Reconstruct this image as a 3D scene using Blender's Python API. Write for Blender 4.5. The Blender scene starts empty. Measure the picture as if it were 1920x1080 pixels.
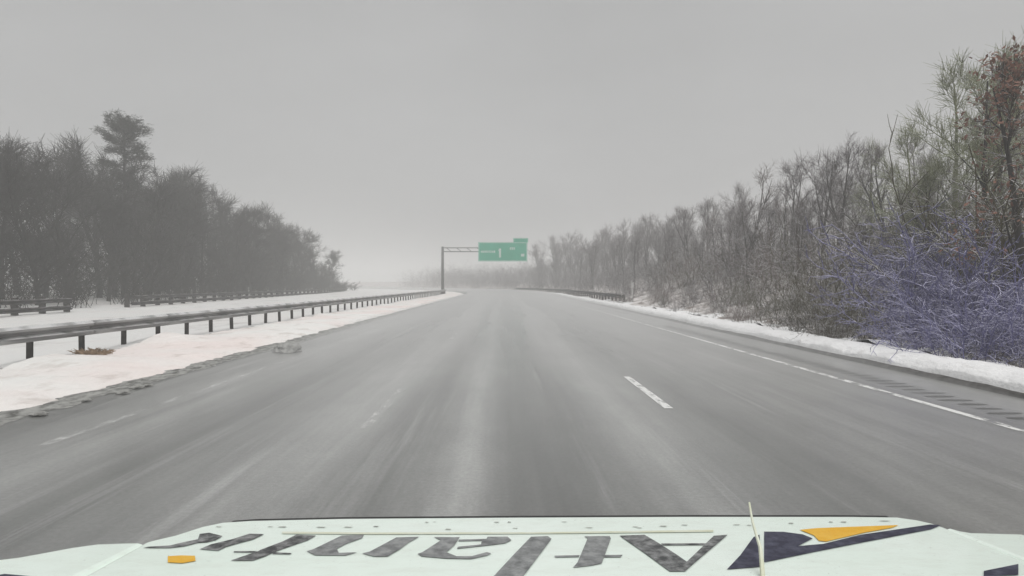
import bpy, bmesh, math, random
import numpy as np
from mathutils import Vector, Matrix, noise

S = bpy.context.scene
COL = S.collection
R = math.radians
RNG = random.Random(7)

# ------------------------------------------------------------ camera
F, VX, VY, CAMZ = 1212.0, 945.0, 533.0, 1.65        # focal length in px of the 1920 wide picture, vanishing point
cam_d = bpy.data.cameras.new("camera")
cam_d.sensor_width = 36.0
cam_d.lens = 36.0 * F / 1920.0
cam_d.clip_start = 0.05
cam_d.clip_end = 5000.0
cam = bpy.data.objects.new("camera", cam_d)
COL.objects.link(cam)
cam.location = (0, 0, CAMZ)
cam.rotation_euler = (R(90) - math.atan((540 - VY) / F), 0, -math.atan((960 - VX) / F))
S.camera = cam

# ------------------------------------------------------------ sky, sun, exposure
SUN_EL, SUN_ROT = 60, 150
w = bpy.data.worlds.new("World")
S.world = w
w.use_nodes = True
nt = w.node_tree
nt.nodes.clear()
sky = nt.nodes.new("ShaderNodeTexSky")
sky.sky_type = 'NISHITA'
sky.sun_disc = False
sky.sun_elevation = R(SUN_EL)
sky.sun_rotation = R(SUN_ROT)
sky.dust_density = 6.0
sky.air_density = 1.0
hs = nt.nodes.new("ShaderNodeHueSaturation")
hs.inputs['Saturation'].default_value = 0.06
nt.links.new(sky.outputs[0], hs.inputs['Color'])
tc = nt.nodes.new("ShaderNodeTexCoord")
mp = nt.nodes.new("ShaderNodeMapping")
mp.inputs['Scale'].default_value = (1.0, 1.0, 2.5)
nz = nt.nodes.new("ShaderNodeTexNoise")
nz.inputs['Scale'].default_value = 1.6
nz.inputs['Detail'].default_value = 4
nt.links.new(tc.outputs['Generated'], mp.inputs[0])
nt.links.new(mp.outputs[0], nz.inputs[0])
cr = nt.nodes.new("ShaderNodeValToRGB")            # the closed cloud deck, softly mottled
cr.color_ramp.elements[0].position = 0.25
cr.color_ramp.elements[0].color = (2.72, 2.74, 2.74, 1)
cr.color_ramp.elements[1].position = 0.75
cr.color_ramp.elements[1].color = (3.42, 3.44, 3.45, 1)
nt.links.new(nz.outputs['Fac'], cr.inputs[0])
mx = nt.nodes.new("ShaderNodeMix")
mx.data_type = 'RGBA'
mx.inputs[0].default_value = 0.92
nt.links.new(hs.outputs[0], mx.inputs[6])
nt.links.new(cr.outputs[0], mx.inputs[7])
bg = nt.nodes.new("ShaderNodeBackground")
bg.inputs['Strength'].default_value = 0.10
nt.links.new(mx.outputs[2], bg.inputs['Color'])
wo = nt.nodes.new("ShaderNodeOutputWorld")
nt.links.new(bg.outputs[0], wo.inputs['Surface'])

sun_d = bpy.data.lights.new("sun", 'SUN')
sun_d.energy = 1.5
sun_d.angle = R(40)
sun_d.color = (1.0, 0.985, 0.96)
sun = bpy.data.objects.new("sun", sun_d)
COL.objects.link(sun)
_a = R(SUN_ROT)
sdir = Vector((math.sin(_a) * math.cos(R(SUN_EL)), math.cos(_a) * math.cos(R(SUN_EL)), math.sin(R(SUN_EL))))
sun.rotation_euler = sdir.to_track_quat('Z', 'Y').to_euler()

S.view_settings.view_transform = 'Standard'
S.view_settings.look = 'None'
S.view_settings.exposure = 0.5
S.view_settings.gamma = 1.0
S.view_settings.use_curve_mapping = False
S.render.engine = 'CYCLES'
cy = S.cycles
cy.max_bounces = 6
cy.diffuse_bounces = 3
cy.glossy_bounces = 2
cy.volume_bounces = 2
cy.use_denoising = True
cy.use_adaptive_sampling = True
cy.adaptive_threshold = 0.02

HAZE = 0.0046

# ------------------------------------------------------------ helpers
def tag(o, label=None, cat=None, group=None, kind=None):
    if label: o['label'] = label
    if cat: o['category'] = cat
    if group: o['group'] = group
    if kind: o['kind'] = kind
    return o

def empty(name, loc=(0, 0, 0), rz=0.0, parent=None):
    o = bpy.data.objects.new(name, None)
    o.empty_display_size = 0.2
    COL.objects.link(o)
    o.location = loc
    o.rotation_euler = (0, 0, rz)
    if parent: o.parent = parent
    return o

def link(name, mesh, parent=None, loc=(0, 0, 0), rz=0.0):
    o = bpy.data.objects.new(name, mesh)
    COL.objects.link(o)
    o.location = loc
    o.rotation_euler = (0, 0, rz)
    if parent: o.parent = parent
    return o

def mesh_from(name, verts, faces, mat, smooth=False):
    me = bpy.data.meshes.new(name)
    me.from_pydata([tuple(v) for v in verts], [], faces)
    me.materials.append(mat)
    if smooth:
        me.polygons.foreach_set('use_smooth', [True] * len(me.polygons))
    me.update()
    return me

class MB:
    """collects boxes, tubes and polygons for one mesh"""
    def __init__(s): s.v, s.f = [], []
    def box(s, a, b):
        x0, y0, z0 = a; x1, y1, z1 = b
        n = len(s.v)
        s.v += [(x0,y0,z0),(x1,y0,z0),(x1,y1,z0),(x0,y1,z0),(x0,y0,z1),(x1,y0,z1),(x1,y1,z1),(x0,y1,z1)]
        s.f += [tuple(n+i for i in q) for q in ((0,3,2,1),(4,5,6,7),(0,1,5,4),(1,2,6,5),(2,3,7,6),(3,0,4,7))]
    def tube(s, pts, rad, k=6, cap=True):
        n0 = len(s.v)
        pts = [Vector(p) for p in pts]
        for i, p in enumerate(pts):
            d = (pts[min(i+1, len(pts)-1)] - pts[max(i-1, 0)]).normalized()
            a = d.orthogonal().normalized() if abs(d.z) > 0.98 else d.cross(Vector((0, 0, 1))).normalized()
            b = d.cross(a)
            r = rad[i] if isinstance(rad, (list, tuple)) else rad
            for j in range(k):
                t = 2 * math.pi * j / k
                s.v.append(tuple(p + a * (r * math.cos(t)) + b * (r * math.sin(t))))
        for i in range(len(pts) - 1):
            for j in range(k):
                a, b = n0 + i*k + j, n0 + i*k + (j+1) % k
                s.f.append((a, b, b + k, a + k))
        if cap:
            s.f.append(tuple(n0 + j for j in range(k))[::-1])
            s.f.append(tuple(n0 + (len(pts)-1)*k + j for j in range(k)))
    def poly(s, pts):
        n = len(s.v); s.v += [tuple(p) for p in pts]; s.f.append(tuple(range(n, n + len(pts))))
    def mesh(s, name, mat, smooth=False): return mesh_from(name, s.v, s.f, mat, smooth)
    def build(s, name, mat, parent=None, smooth=False): return link(name, s.mesh(name, mat, smooth), parent)

# ------------------------------------------------------------ materials
class M:
    def __init__(s, name, rough=0.7, spec=0.4, metal=0.0):
        s.m = bpy.data.materials.new(name)
        s.m.use_nodes = True
        s.t = s.m.node_tree
        s.b = s.t.nodes['Principled BSDF']
        s.b.inputs['Roughness'].default_value = rough
        s.b.inputs['Specular IOR Level'].default_value = spec
        s.b.inputs['Metallic'].default_value = metal
        s.tc = None
    def node(s, kind, **kw):
        n = s.t.nodes.new(kind)
        for k, v in kw.items():
            n.inputs[k].default_value = v
        return n
    def wire(s, a, b): s.t.links.new(a, b)
    def coords(s, scale=(1, 1, 1), which='Object'):
        if s.tc is None: s.tc = s.t.nodes.new('ShaderNodeTexCoord')
        m = s.t.nodes.new('ShaderNodeMapping')
        m.inputs['Scale'].default_value = scale
        s.wire(s.tc.outputs[which], m.inputs[0])
        return m.outputs[0]
    def noise(s, scale, detail=5, stretch=(1, 1, 1), rough=0.55, which='Object'):
        n = s.node('ShaderNodeTexNoise', Scale=scale, Detail=detail, Roughness=rough)
        s.wire(s.coords(stretch, which), n.inputs[0])
        return n.outputs['Fac']
    def ramp(s, fac, stops):
        n = s.t.nodes.new('ShaderNodeValToRGB')
        e = n.color_ramp.elements
        while len(e) < len(stops): e.new(0.5)
        for i, (p, c) in enumerate(stops):
            e[i].position = p
            e[i].color = (*c, 1) if len(c) == 3 else c
        s.wire(fac, n.inputs[0])
        return n.outputs[0]
    def mix(s, fac, a, b, mode='MIX'):
        n = s.t.nodes.new('ShaderNodeMix')
        n.data_type = 'RGBA'
        n.blend_type = mode
        for sock, v in ((n.inputs[0], fac), (n.inputs[6], a), (n.inputs[7], b)):
            if hasattr(v, 'links'): s.wire(v, sock)
            elif isinstance(v, (int, float)): sock.default_value = v
            else: sock.default_value = (*v, 1)
        return n.outputs[2]
    def math(s, op, a, b=0.0):
        n = s.t.nodes.new('ShaderNodeMath')
        n.operation = op
        for i, v in enumerate((a, b)):
            if hasattr(v, 'links'): s.wire(v, n.inputs[i])
            else: n.inputs[i].default_value = v
        return n.outputs[0]
    def color(s, c):
        if hasattr(c, 'links'): s.wire(c, s.b.inputs['Base Color'])
        else: s.b.inputs['Base Color'].default_value = (*c, 1)
        return s
    def bump(s, h, strength=0.3, dist=0.05):
        n = s.node('ShaderNodeBump', Strength=strength, Distance=dist)
        s.wire(h, n.inputs['Height'])
        s.wire(n.outputs[0], s.b.inputs['Normal'])
        return s
    def up(s, lo, hi):
        g = s.t.nodes.new('ShaderNodeNewGeometry')
        sp = s.t.nodes.new('ShaderNodeSeparateXYZ')
        s.wire(g.outputs['Normal'], sp.inputs[0])
        n = s.t.nodes.new('ShaderNodeMapRange')
        n.inputs['From Min'].default_value = lo
        n.inputs['From Max'].default_value = hi
        s.wire(sp.outputs['Z'], n.inputs['Value'])
        return n.outputs[0]

def noisy(name, a, b, scale=4, rough=0.7, spec=0.3, metal=0.0, stretch=(1, 1, 1)):
    m = M(name, rough, spec, metal)
    m.color(m.ramp(m.noise(scale, 6, stretch), [(0.3, a), (0.7, b)]))
    return m.m

def bark(name, a, b, snow=0.0, sc=(0.8, 0.8, 0.82)):
    m = M(name, 0.9, 0.15)
    c = m.ramp(m.noise(3.0, 5, (1, 1, 0.3)), [(0.3, a), (0.7, b)])
    if snow > 0:
        f = m.math('MULTIPLY', m.up(0.35, 0.75), snow)
        f = m.math('MULTIPLY', f, m.ramp(m.noise(2.6, 4), [(0.36, (0, 0, 0)), (0.50, (1, 1, 1))]))
        c = m.mix(f, c, sc)
    m.color(c)
    return m.m

# road: worn salted asphalt, wheel paths darker and wetter than the strips between them
m = M('wet_salted_asphalt', 0.5, 0.5)
px = m.node('ShaderNodeSeparateXYZ')
m.wire(m.coords(), px.inputs[0])
wob = m.math('MULTIPLY', m.math('SUBTRACT', m.noise(0.35, 3, (1, 0.12, 1)), 0.5), 1.1)
u = m.math('DIVIDE', m.math('ADD', m.math('ADD', px.outputs['X'], wob), 8.0), 16.0)
def _s(x): return (x + 8.0) / 16.0
L, Dk, Md = (0.265, 0.267, 0.261), (0.092, 0.094, 0.089), (0.145, 0.147, 0.142)
paths = m.ramp(u, [(_s(-6.0), Md), (_s(-4.4), L), (_s(-3.3), Dk), (_s(-2.6), Md), (_s(-1.65), L), (_s(-0.95), Dk),
                   (_s(-0.45), L), (_s(0.0), Dk), (_s(0.6), Dk), (_s(1.35), L), (_s(2.4), Dk), (_s(3.4), (0.19, 0.19, 0.186)), (_s(4.6), (0.24, 0.24, 0.236)), (_s(6.2), (0.21, 0.21, 0.205)), (_s(7.2), (0.21, 0.21, 0.205))])
streak = m.ramp(m.noise(1.0, 5, (2.2, 0.07, 1), 0.6), [(0.32, (0.74, 0.74, 0.74)), (0.68, (1.30, 1.30, 1.30))])
c = m.mix(1.0, paths, streak, 'MULTIPLY')
patch = m.ramp(m.noise(0.7, 7, (1, 0.45, 1), 0.68), [(0.3, (0.74, 0.75, 0.74)), (0.7, (1.25, 1.25, 1.24))])
c = m.mix(1.0, c, patch, 'MULTIPLY')
salt = m.ramp(m.noise(1.0, 7, (2.0, 0.06, 1), 0.66), [(0.54, (0, 0, 0)), (0.70, (1, 1, 1))])
blot = m.ramp(m.noise(0.5, 5, (1, 0.3, 1)), [(0.40, (0, 0, 0)), (0.60, (1, 1, 1))])
c = m.mix(m.math('MULTIPLY', m.math('MULTIPLY', salt, blot), 0.75), c, (0.46, 0.46, 0.455))
grain = m.ramp(m.noise(26, 6, (1, 1, 1), 0.75), [(0.3, (0.7, 0.7, 0.7)), (0.7, (1.3, 1.3, 1.3))])
c = m.mix(0.75, c, grain, 'MULTIPLY')
m.color(c)
m.wire(m.math('ADD', m.math('MULTIPLY', m.noise(0.9, 4, (1.4, 0.1, 1)), 0.45), 0.30), m.b.inputs['Roughness'])
m.b.inputs['Coat Weight'].default_value = 1.0
m.b.inputs['Coat Roughness'].default_value = 0.22
m.bump(m.noise(120, 3), 0.35, 0.004)
ROAD = m.m

def snow_mat(name, base, dirt, pink=0.0, dirt_lo=0.60, dirt_hi=0.74, sc=1.3):
    m = M(name, 0.75, 0.25)
    c = m.mix(m.math('MULTIPLY', m.ramp(m.noise(0.22, 3), [(0.42, (0, 0, 0)), (0.62, (1, 1, 1))]), pink), base, (base[0], base[1] * 0.88, base[2] * 0.87))
    d = m.ramp(m.noise(sc, 7, (1, 0.5, 1), 0.65), [(dirt_lo, (0, 0, 0)), (dirt_hi, (1, 1, 1))])
    c = m.mix(m.math('MULTIPLY', d, 0.85), c, dirt)
    m.color(c)
    m.b.inputs['Subsurface Weight'].default_value = 0.0
    m.bump(m.noise(4, 8, (1, 0.6, 1), 0.65), 0.8, 0.10)
    return m.m
SNOW = snow_mat('roadside_snow', (0.84, 0.83, 0.81), (0.45, 0.38, 0.34), 0.7, 0.54, 0.76, 1.4)
FARSNOW = snow_mat('trampled_snow', (0.72, 0.72, 0.71), (0.33, 0.32, 0.30), 0.2, 0.55, 0.75, 0.5)
BANKSNOW = snow_mat('ploughed_snow', (0.86, 0.86, 0.865), (0.40, 0.38, 0.36), 0.0, 0.60, 0.80, 3.0)
SLUSH = snow_mat('gritty_slush', (0.36, 0.36, 0.345), (0.06, 0.06, 0.055), 0.0, 0.42, 0.64, 7.0)
LITTER = snow_mat('snowy_leaf_litter', (0.70, 0.67, 0.66), (0.15, 0.112, 0.09), 0.0, 0.46, 0.62, 1.6)
FIELD = snow_mat('far_snow_ground', (0.82, 0.82, 0.81), (0.3, 0.29, 0.28), 0.0, 0.55, 0.75, 0.1)
CURB = noisy('wet_dark_curb', (0.035, 0.034, 0.032), (0.14, 0.135, 0.13), 5, 0.6)
GROOVE = noisy('rumble_groove_asphalt', (0.05, 0.05, 0.05), (0.085, 0.085, 0.085), 8, 0.6)

def paint(name, wear_lo, wear_hi, sc=6.0):
    m = M(name, 0.6, 0.3)
    f = m.ramp(m.noise(sc, 6, (1.5, 0.6, 1), 0.7), [(wear_lo, (0, 0, 0)), (wear_hi, (1, 1, 1))])
    m.color((0.80, 0.80, 0.79))
    m.wire(f, m.b.inputs['Alpha'])
    return m.m
PAINT_OK = paint('white_road_paint', 0.34, 0.50)
PAINT_EDGE = paint('worn_edge_paint', 0.40, 0.52, 3.0)
PAINT_BAD = paint('faded_road_paint', 0.48, 0.80, 3.5)

m = M('galvanised_rail', 0.5, 0.5, 0.25)
c = m.ramp(m.noise(1.4, 6, (1, 0.35, 2.5)), [(0.30, (0.10, 0.10, 0.10)), (0.5, (0.24, 0.24, 0.24)), (0.72, (0.42, 0.42, 0.415))])
f = m.math('MULTIPLY', m.up(0.15, 0.6), m.ramp(m.noise(0.9, 4), [(0.42, (0, 0, 0)), (0.55, (1, 1, 1))]))
m.color(m.mix(m.math('MULTIPLY', f, 0.8), c, (0.75, 0.75, 0.75)))
STEEL = m.m
m = M('weathered_dark_rail', 0.7, 0.4, 0.1)
c = m.ramp(m.noise(1.5, 6), [(0.3, (0.018, 0.017, 0.017)), (0.7, (0.06, 0.056, 0.055))])
f = m.math('MULTIPLY', m.up(0.82, 0.9), m.ramp(m.noise(0.8, 4), [(0.50, (0, 0, 0)), (0.58, (1, 1, 1))]))
m.color(m.mix(m.math('MULTIPLY', f, 0.28), c, (0.75, 0.75, 0.75)))
DARKSTEEL = m.m
POSTDARK = noisy('wet_dark_post', (0.018, 0.016, 0.015), (0.055, 0.05, 0.046), 5, 0.8)
POLE = noisy('dark_galvanised_pole', (0.05, 0.05, 0.052), (0.10, 0.10, 0.10), 2, 0.5, 0.5, 0.3)
GREEN = noisy('green_sign_sheet', (0.0, 0.34, 0.20), (0.012, 0.40, 0.25), 0.7, 0.5)
SIGNWHITE = noisy('white_sign_sheet', (0.50, 0.62, 0.56), (0.62, 0.70, 0.66), 3, 0.5)
ALU = noisy('sign_back_metal', (0.16, 0.16, 0.16), (0.24, 0.24, 0.24), 3, 0.5, 0.5, 0.4)
MARKER = noisy('pale_marker', (0.35, 0.34, 0.34), (0.55, 0.54, 0.53), 6, 0.6)

BARK_GREY = bark('grey_bark', (0.060, 0.056, 0.052), (0.125, 0.116, 0.11), 0.6)
BARK_LEFT = bark('olive_grey_bark', (0.024, 0.024, 0.021), (0.046, 0.045, 0.040))
BARK_DARK = bark('dark_wet_bark', (0.022, 0.019, 0.017), (0.05, 0.044, 0.04), 0.2)
BARK_OLIVE = bark('lichen_green_bark', (0.115, 0.125, 0.06), (0.25, 0.265, 0.155), 0.9, (0.70, 0.74, 0.62))
TWIG_BROWN = bark('brown_twigs', (0.075, 0.052, 0.044), (0.18, 0.135, 0.120), 1.0)
TWIG_DARK = bark('dark_bramble_stems', (0.028, 0.022, 0.017), (0.075, 0.060, 0.042), 0.85)
TWIG_OLIVE = bark('olive_bramble_stems', (0.045, 0.040, 0.020), (0.105, 0.092, 0.050), 0.8)
TWIG_FLARE_TINT = bark('flare_tinted_canes', (0.056, 0.054, 0.115), (0.18, 0.175, 0.35), 1.0, (0.70, 0.69, 0.86))  # purple tint of windshield flare, painted into the stems and their snow
TWIG_GREY = bark('mauve_grey_twigs', (0.095, 0.082, 0.082), (0.18, 0.158, 0.157), 0.8)
NEEDLE = noisy('dark_pine_needles', (0.020, 0.026, 0.018), (0.048, 0.056, 0.040), 2, 0.8)
RUST = noisy('dead_rust_leaves', (0.12, 0.06, 0.04), (0.25, 0.13, 0.095), 3, 0.8)
TAN = noisy('dead_tan_grass', (0.16, 0.11, 0.07), (0.36, 0.27, 0.19), 5, 0.9)

# ------------------------------------------------------------ setting
def bend(y):
    """the road swings left beyond about 95 m"""
    return 0.0 if y < 95 else -((y - 95) ** 2) / 400.0 if y < 300 else -105.0 - (y - 300) * 1.02

def at(px_, Y, z=0.0):
    return Vector(((px_ - VX) / F * Y, Y, z))

def nz2(x, y, s, seed=0.0): return noise.noise(Vector((x * s, y * s, seed)))

YS = [-6, -2, 0, 2] + [2 + 0.5 * i for i in range(1, 57)] + [30 + i for i in range(1, 31)] + [60 + 3 * i for i in range(1, 47)] + [200 + 12 * i for i in range(1, 10)]

YFINE = [-6, -2, 0, 2] + [2 + 0.14 * i for i in range(1, 272)] + [41 + i for i in range(0, 20)] + [60 + 3 * i for i in range(1, 47)] + [200 + 12 * i for i in range(1, 10)]

def ribbon(name, us, zf, mat, ys=YS, smooth=True, kind='structure'):
    v, f = [], []
    n = len(us)
    for y in ys:
        for u in us:
            v.append((u + bend(y), y, zf(u, y)))
    for j in range(len(ys) - 1):
        for i in range(n - 1):
            a = j * n + i
            f.append((a, a + 1, a + n + 1, a + n))
    o = link(name, mesh_from(name, v, f, mat, smooth))
    if kind: tag(o, kind=kind)
    return o

def lerp_tab(tab, u):
    if u <= tab[0][0]: return tab[0][1]
    for (a, za), (b, zb) in zip(tab, tab[1:]):
        if u <= b: return za + (zb - za) * (u - a) / (b - a)
    return tab[-1][1]

g = MB(); g.poly([(-900, -40, -0.4), (900, -40, -0.4), (900, 1500, -0.4), (-900, 1500, -0.4)])
tag(g.build('ground', FIELD), kind='structure')

ribbon('road', [-6.4, -5, -3, -1, 1, 3, 5, 7.65], lambda u, y: 0.0, ROAD)

VERGE = [(-60, 1.2), (-34, 0.7), (-27, 0.35), (-22, 0.10), (-14, 0.04), (-9, 0.10), (-7.2, 0.12), (-6.6, 0.07), (-6.15, -0.03)]
def verge_z(u, y):
    amp = 0.05 if u < -6.5 else 0.02
    edge = 0.22 * nz2(0, y, 0.9, 5.1) + 0.12 * nz2(0, y, 2.7, 2.2)
    return lerp_tab(VERGE, u + (edge if u > -7.5 else 0)) + amp * nz2(u, y, 0.6, 1.0) + 0.03 * nz2(u, y, 2.3, 3.0) + (0.015 * nz2(u, y, 6.5, 5.0) if u > -9.3 else 0) + 0.30 * max(0, nz2(0, y, 0.42, 31.0)) * math.exp(-((u + 9.05) / 0.5) ** 2) + 0.26 * math.exp(-((y - 17.4) / 1.1) ** 2 - ((u + 9.0) / 0.55) ** 2) + 0.16 * math.exp(-((y - 10.2) / 0.9) ** 2 - ((u + 9.1) / 0.5) ** 2)
ribbon('snow_verge', [-9.2, -8.6, -8.2, -7.8, -7.4, -7.1, -6.9, -6.7, -6.5, -6.35, -6.2, -6.05], verge_z, SNOW, YFINE)
ribbon('snowfield', [-60, -50, -42, -36, -32, -29, -27, -25, -23, -21, -19, -17, -15, -13, -11.5, -10.4, -9.8, -9.2], verge_z, FARSNOW)

def slush_z(u, y):
    k = 1 - abs((u + 6.17) / 0.29)
    return max(0.0, k) ** 0.8 * (0.016 + 0.035 * max(0, nz2(u, y, 2.1, 9.0)) + 0.018 * nz2(u, y, 7.0, 4.0) + 0.022 * nz2(u, y, 15.0, 2.0)) + 0.003
ys2 = [3 + 0.06 * i for i in range(600)] + [39 + 0.5 * i for i in range(184)]
v, f = [], []
us2 = [-6.46, -6.38, -6.31, -6.25, -6.2, -6.15, -6.1, -6.04, -5.97, -5.88]
for y in ys2:
    e = 0.16 * nz2(0, y, 0.9, 5.1) + 0.12 * nz2(0, y, 2.7, 2.2)
    for u_ in us2:
        v.append((u_ - e + 0.03 * nz2(u_, y, 5, 7) + bend(y), y, slush_z(u_, y)))
n = len(us2)
for j in range(len(ys2) - 1):
    for i in range(n - 1):
        a = j * n + i
        f.append((a, a + 1, a + n + 1, a + n))
tag(link('slush', mesh_from('slush', v, f, SLUSH, True)), kind='structure')

# right side: dark curb, ploughed snow bank, wooded hillside
cb = MB()
ribbon('curb', [7.46, 7.49, 7.55, 7.72, 7.9], lambda u, y: -0.02 if u < 7.47 else (0.045 + 0.03 * nz2(u, y, 1.5, 6) if u < 7.52 else 0.075 + 0.03 * nz2(u, y, 1.5, 6)), CURB)
BANK = [(7.50, 0.02), (7.60, 0.14), (7.78, 0.24), (8.1, 0.29), (8.6, 0.26), (8.95, 0.17), (9.3, 0.10)]
def bank_z(u, y):
    if u < 7.54: return -0.03
    e = 0.08 * nz2(0, y, 0.8, 11.0) + 0.07 * nz2(0, y, 3.1, 12.0) - 0.05
    return lerp_tab(BANK, u - e) + 0.035 * nz2(u, y, 1.1, 2.0) + 0.04 * nz2(u, y, 3.1, 8.0) + 0.022 * nz2(u, y, 8.0, 3.0)
ribbon('snow_bank', [7.53, 7.58, 7.63, 7.69, 7.76, 7.84, 7.93, 8.03, 8.14, 8.26, 8.4, 8.55, 8.7, 8.85, 9.0, 9.15, 9.3, 9.45], bank_z, BANKSNOW, YFINE)

HILL = [(9.0, 0.06), (10.2, 0.25), (12, 0.8), (15, 2.0), (19, 3.3), (24, 4.3), (32, 5.2), (45, 6.0), (80, 7.0)]
def hill_z(u, y):
    return lerp_tab(HILL, u) * (1.0 if y < 60 else max(0.45, 1 - (y - 60) / 150.0)) + 0.14 * nz2(u, y, 0.35, 4.0) + 0.06 * nz2(u, y, 1.2, 6.0)
ribbon('hillside', [9.1, 9.6, 10.2, 10.8, 11.5, 12.2, 13, 14, 15, 16, 17.5, 19, 21, 24, 28, 33, 40, 50, 65, 80], hill_z, LITTER)

def apron_z(u, y):
    return hill_z(u, y) + 0.04 + 0.16 * nz2(u, y, 0.9, 21.0) + 0.05 * nz2(u, y, 3.3, 22.0) - 0.17 * (u - 9.4)
ribbon('snow_verge', [9.0, 9.3, 9.6, 9.9, 10.2, 10.5, 10.8, 11.2], apron_z, BANKSNOW, YFINE)

# painted lines and rumble strip
def line_ribbon(name, u0, u1, y0, y1, mat, z=0.004, step=2.0):
    n_ = max(2, int((y1 - y0) / step))
    ys_ = [y0 + (y1 - y0) * i / n_ for i in range(n_ + 1)]
    return ribbon(name, [u0, u1], lambda u, y: z, mat, ys_, False)
line_ribbon('edge_line', 5.78, 5.90, 3, 160, PAINT_EDGE)
line_ribbon('edge_line', -4.78, -4.66, 3, 130, PAINT_BAD)
for k in range(7):
    line_ribbon('lane_dash', 2.13, 2.25, 8.55 + 12.2 * k - (0 if k else 0), 11.5 + 12.2 * k, PAINT_OK if k == 0 else PAINT_BAD)
for k in range(7):
    line_ribbon('lane_dash', -1.66, -1.54, 7.4 + 12.2 * k, 10.4 + 12.2 * k, PAINT_BAD)

rs = empty('rumble_strip', (6.42, 6, 0)); tag(rs, kind='structure')
gm = MB()
pts = [(0.24 * math.cos(t) + 0.0, 0.055 * math.sin(t), 0.004) for t in [2 * math.pi * i / 10 for i in range(10)]]
gm.poly(pts)
groove = gm.mesh('groove', GROOVE)
for k in range(64):
    o = link('groove', groove, rs, (RNG.uniform(-.04, .04), k * 0.31, 0.0), RNG.uniform(-.1, .1))
    o.scale = (RNG.uniform(0.75, 1.15), RNG.uniform(0.7, 1.3), 1)

# ------------------------------------------------------------ guardrails
def wbeam(length, mat):
    prof = [(-0.005, 0.16), (0.03, 0.155), (0.095, 0.105), (0.095, 0.065), (0.0, 0.02), (0.0, -0.02), (0.095, -0.065), (0.095, -0.105), (0.03, -0.155), (-0.005, -0.16)]
    v, f = [], []
    t = 0.008
    for y in (0.0, length):
        v += [(x, y, z) for x, z in prof] + [(x - t, y, z) for x, z in prof]
    n_ = len(prof)
    for i in range(n_ - 1):
        f.append((i, i + 1, 2 * n_ + i + 1, 2 * n_ + i))
        f.append((n_ + i + 1, n_ + i, 3 * n_ + i, 3 * n_ + i + 1))
    f.append((0, 2 * n_, 3 * n_, n_)); f.append((n_ - 1, 2 * n_ - 1, 4 * n_ - 1, 3 * n_ - 1))
    return mesh_from('rail', v, f, mat)

def guardrail(name, label, uf, y0, y1, sp, zf, rail_mat, post_mat, top, side, post_h, block=True, thick=0.07, second=None):
    """uf: lateral place of the rail, side: +1 when the beam faces +x"""
    x0 = uf(y0) + bend(y0)
    root = empty(name, (x0, y0, 0))
    tag(root, label, 'guardrail')
    n_ = int((y1 - y0) / sp)
    pm = MB(); pm.box((-thick, -thick * 0.75, -0.45), (thick, thick * 0.75, post_h))
    pmesh = pm.mesh('post', post_mat)
    bm_ = MB(); bm_.box((-0.05, -0.06, top - 0.29), (0.05, 0.06, top - 0.03))
    bmesh_ = bm_.mesh('spacer_block', post_mat)
    P = [Vector((uf(y0 + k * sp) + bend(y0 + k * sp) - x0, k * sp, zf(uf(y0 + k * sp), y0 + k * sp))) for k in range(n_ + 1)]
    for k, p in enumerate(P):
        lean = RNG.uniform(-0.03, 0.03)
        q = link('post', pmesh, root, (p.x - side * 0.19, p.y, p.z + RNG.uniform(-.03, .03)))
        q.rotation_euler = (lean, RNG.uniform(-.03, .03), 0)
        if block and y0 + k * sp < 60:
            link('spacer_block', bmesh_, q, (side * 0.12, 0, 0))
    for k in range(0, n_ - 1, 2):
        a, b = P[k], P[min(k + 2, n_)]
        d = b - a
        ln = d.length + 0.04
        me = wbeam(ln, rail_mat)
        o = link('rail', me, root, (a.x, a.y, a.z + top - 0.155))
        o.rotation_euler = (math.asin(d.z / d.length), 0, -math.atan2(d.x, d.y))
        if side < 0: o.scale = (-1, 1, 1)
        if second:
            o.scale = (1, 1, 0.72)
            o2 = link('rail', me, root, (a.x, a.y, a.z + second))
            o2.rotation_euler = o.rotation_euler
            o2.scale = (1, 1, 0.72)
    return root

guardrail('guardrail', 'grey steel guardrail on short dark posts along the snowy left verge', lambda y: -9.3, 5.04, 122, 1.6, lambda u, y: 0.04, STEEL, POSTDARK, 0.79, 1, 0.72, thick=0.048)
farU = lambda y: -23.0 - (y - 31) * 0.055
guardrail('guardrail', 'dark guardrail stretch at the far left ending before the gap', farU, 22.9, 35.4, 2.0, lambda u, y: 0.0, DARKSTEEL, POSTDARK, 0.96, 1, 1.02, thick=0.12, second=0.40)
guardrail('guardrail', 'long dark guardrail beyond the gap running below the left wood', farU, 41.0, 172, 2.0, lambda u, y: 0.02, DARKSTEEL, POSTDARK, 0.96, 1, 1.02, thick=0.12, second=0.40)
guardrail('guardrail', 'dark guardrail on the right verge near the bend', lambda y: 9.5, 52, 150, 1.9, lambda u, y: 0.12, DARKSTEEL, POSTDARK, 0.72, -1, 0.72)

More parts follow.
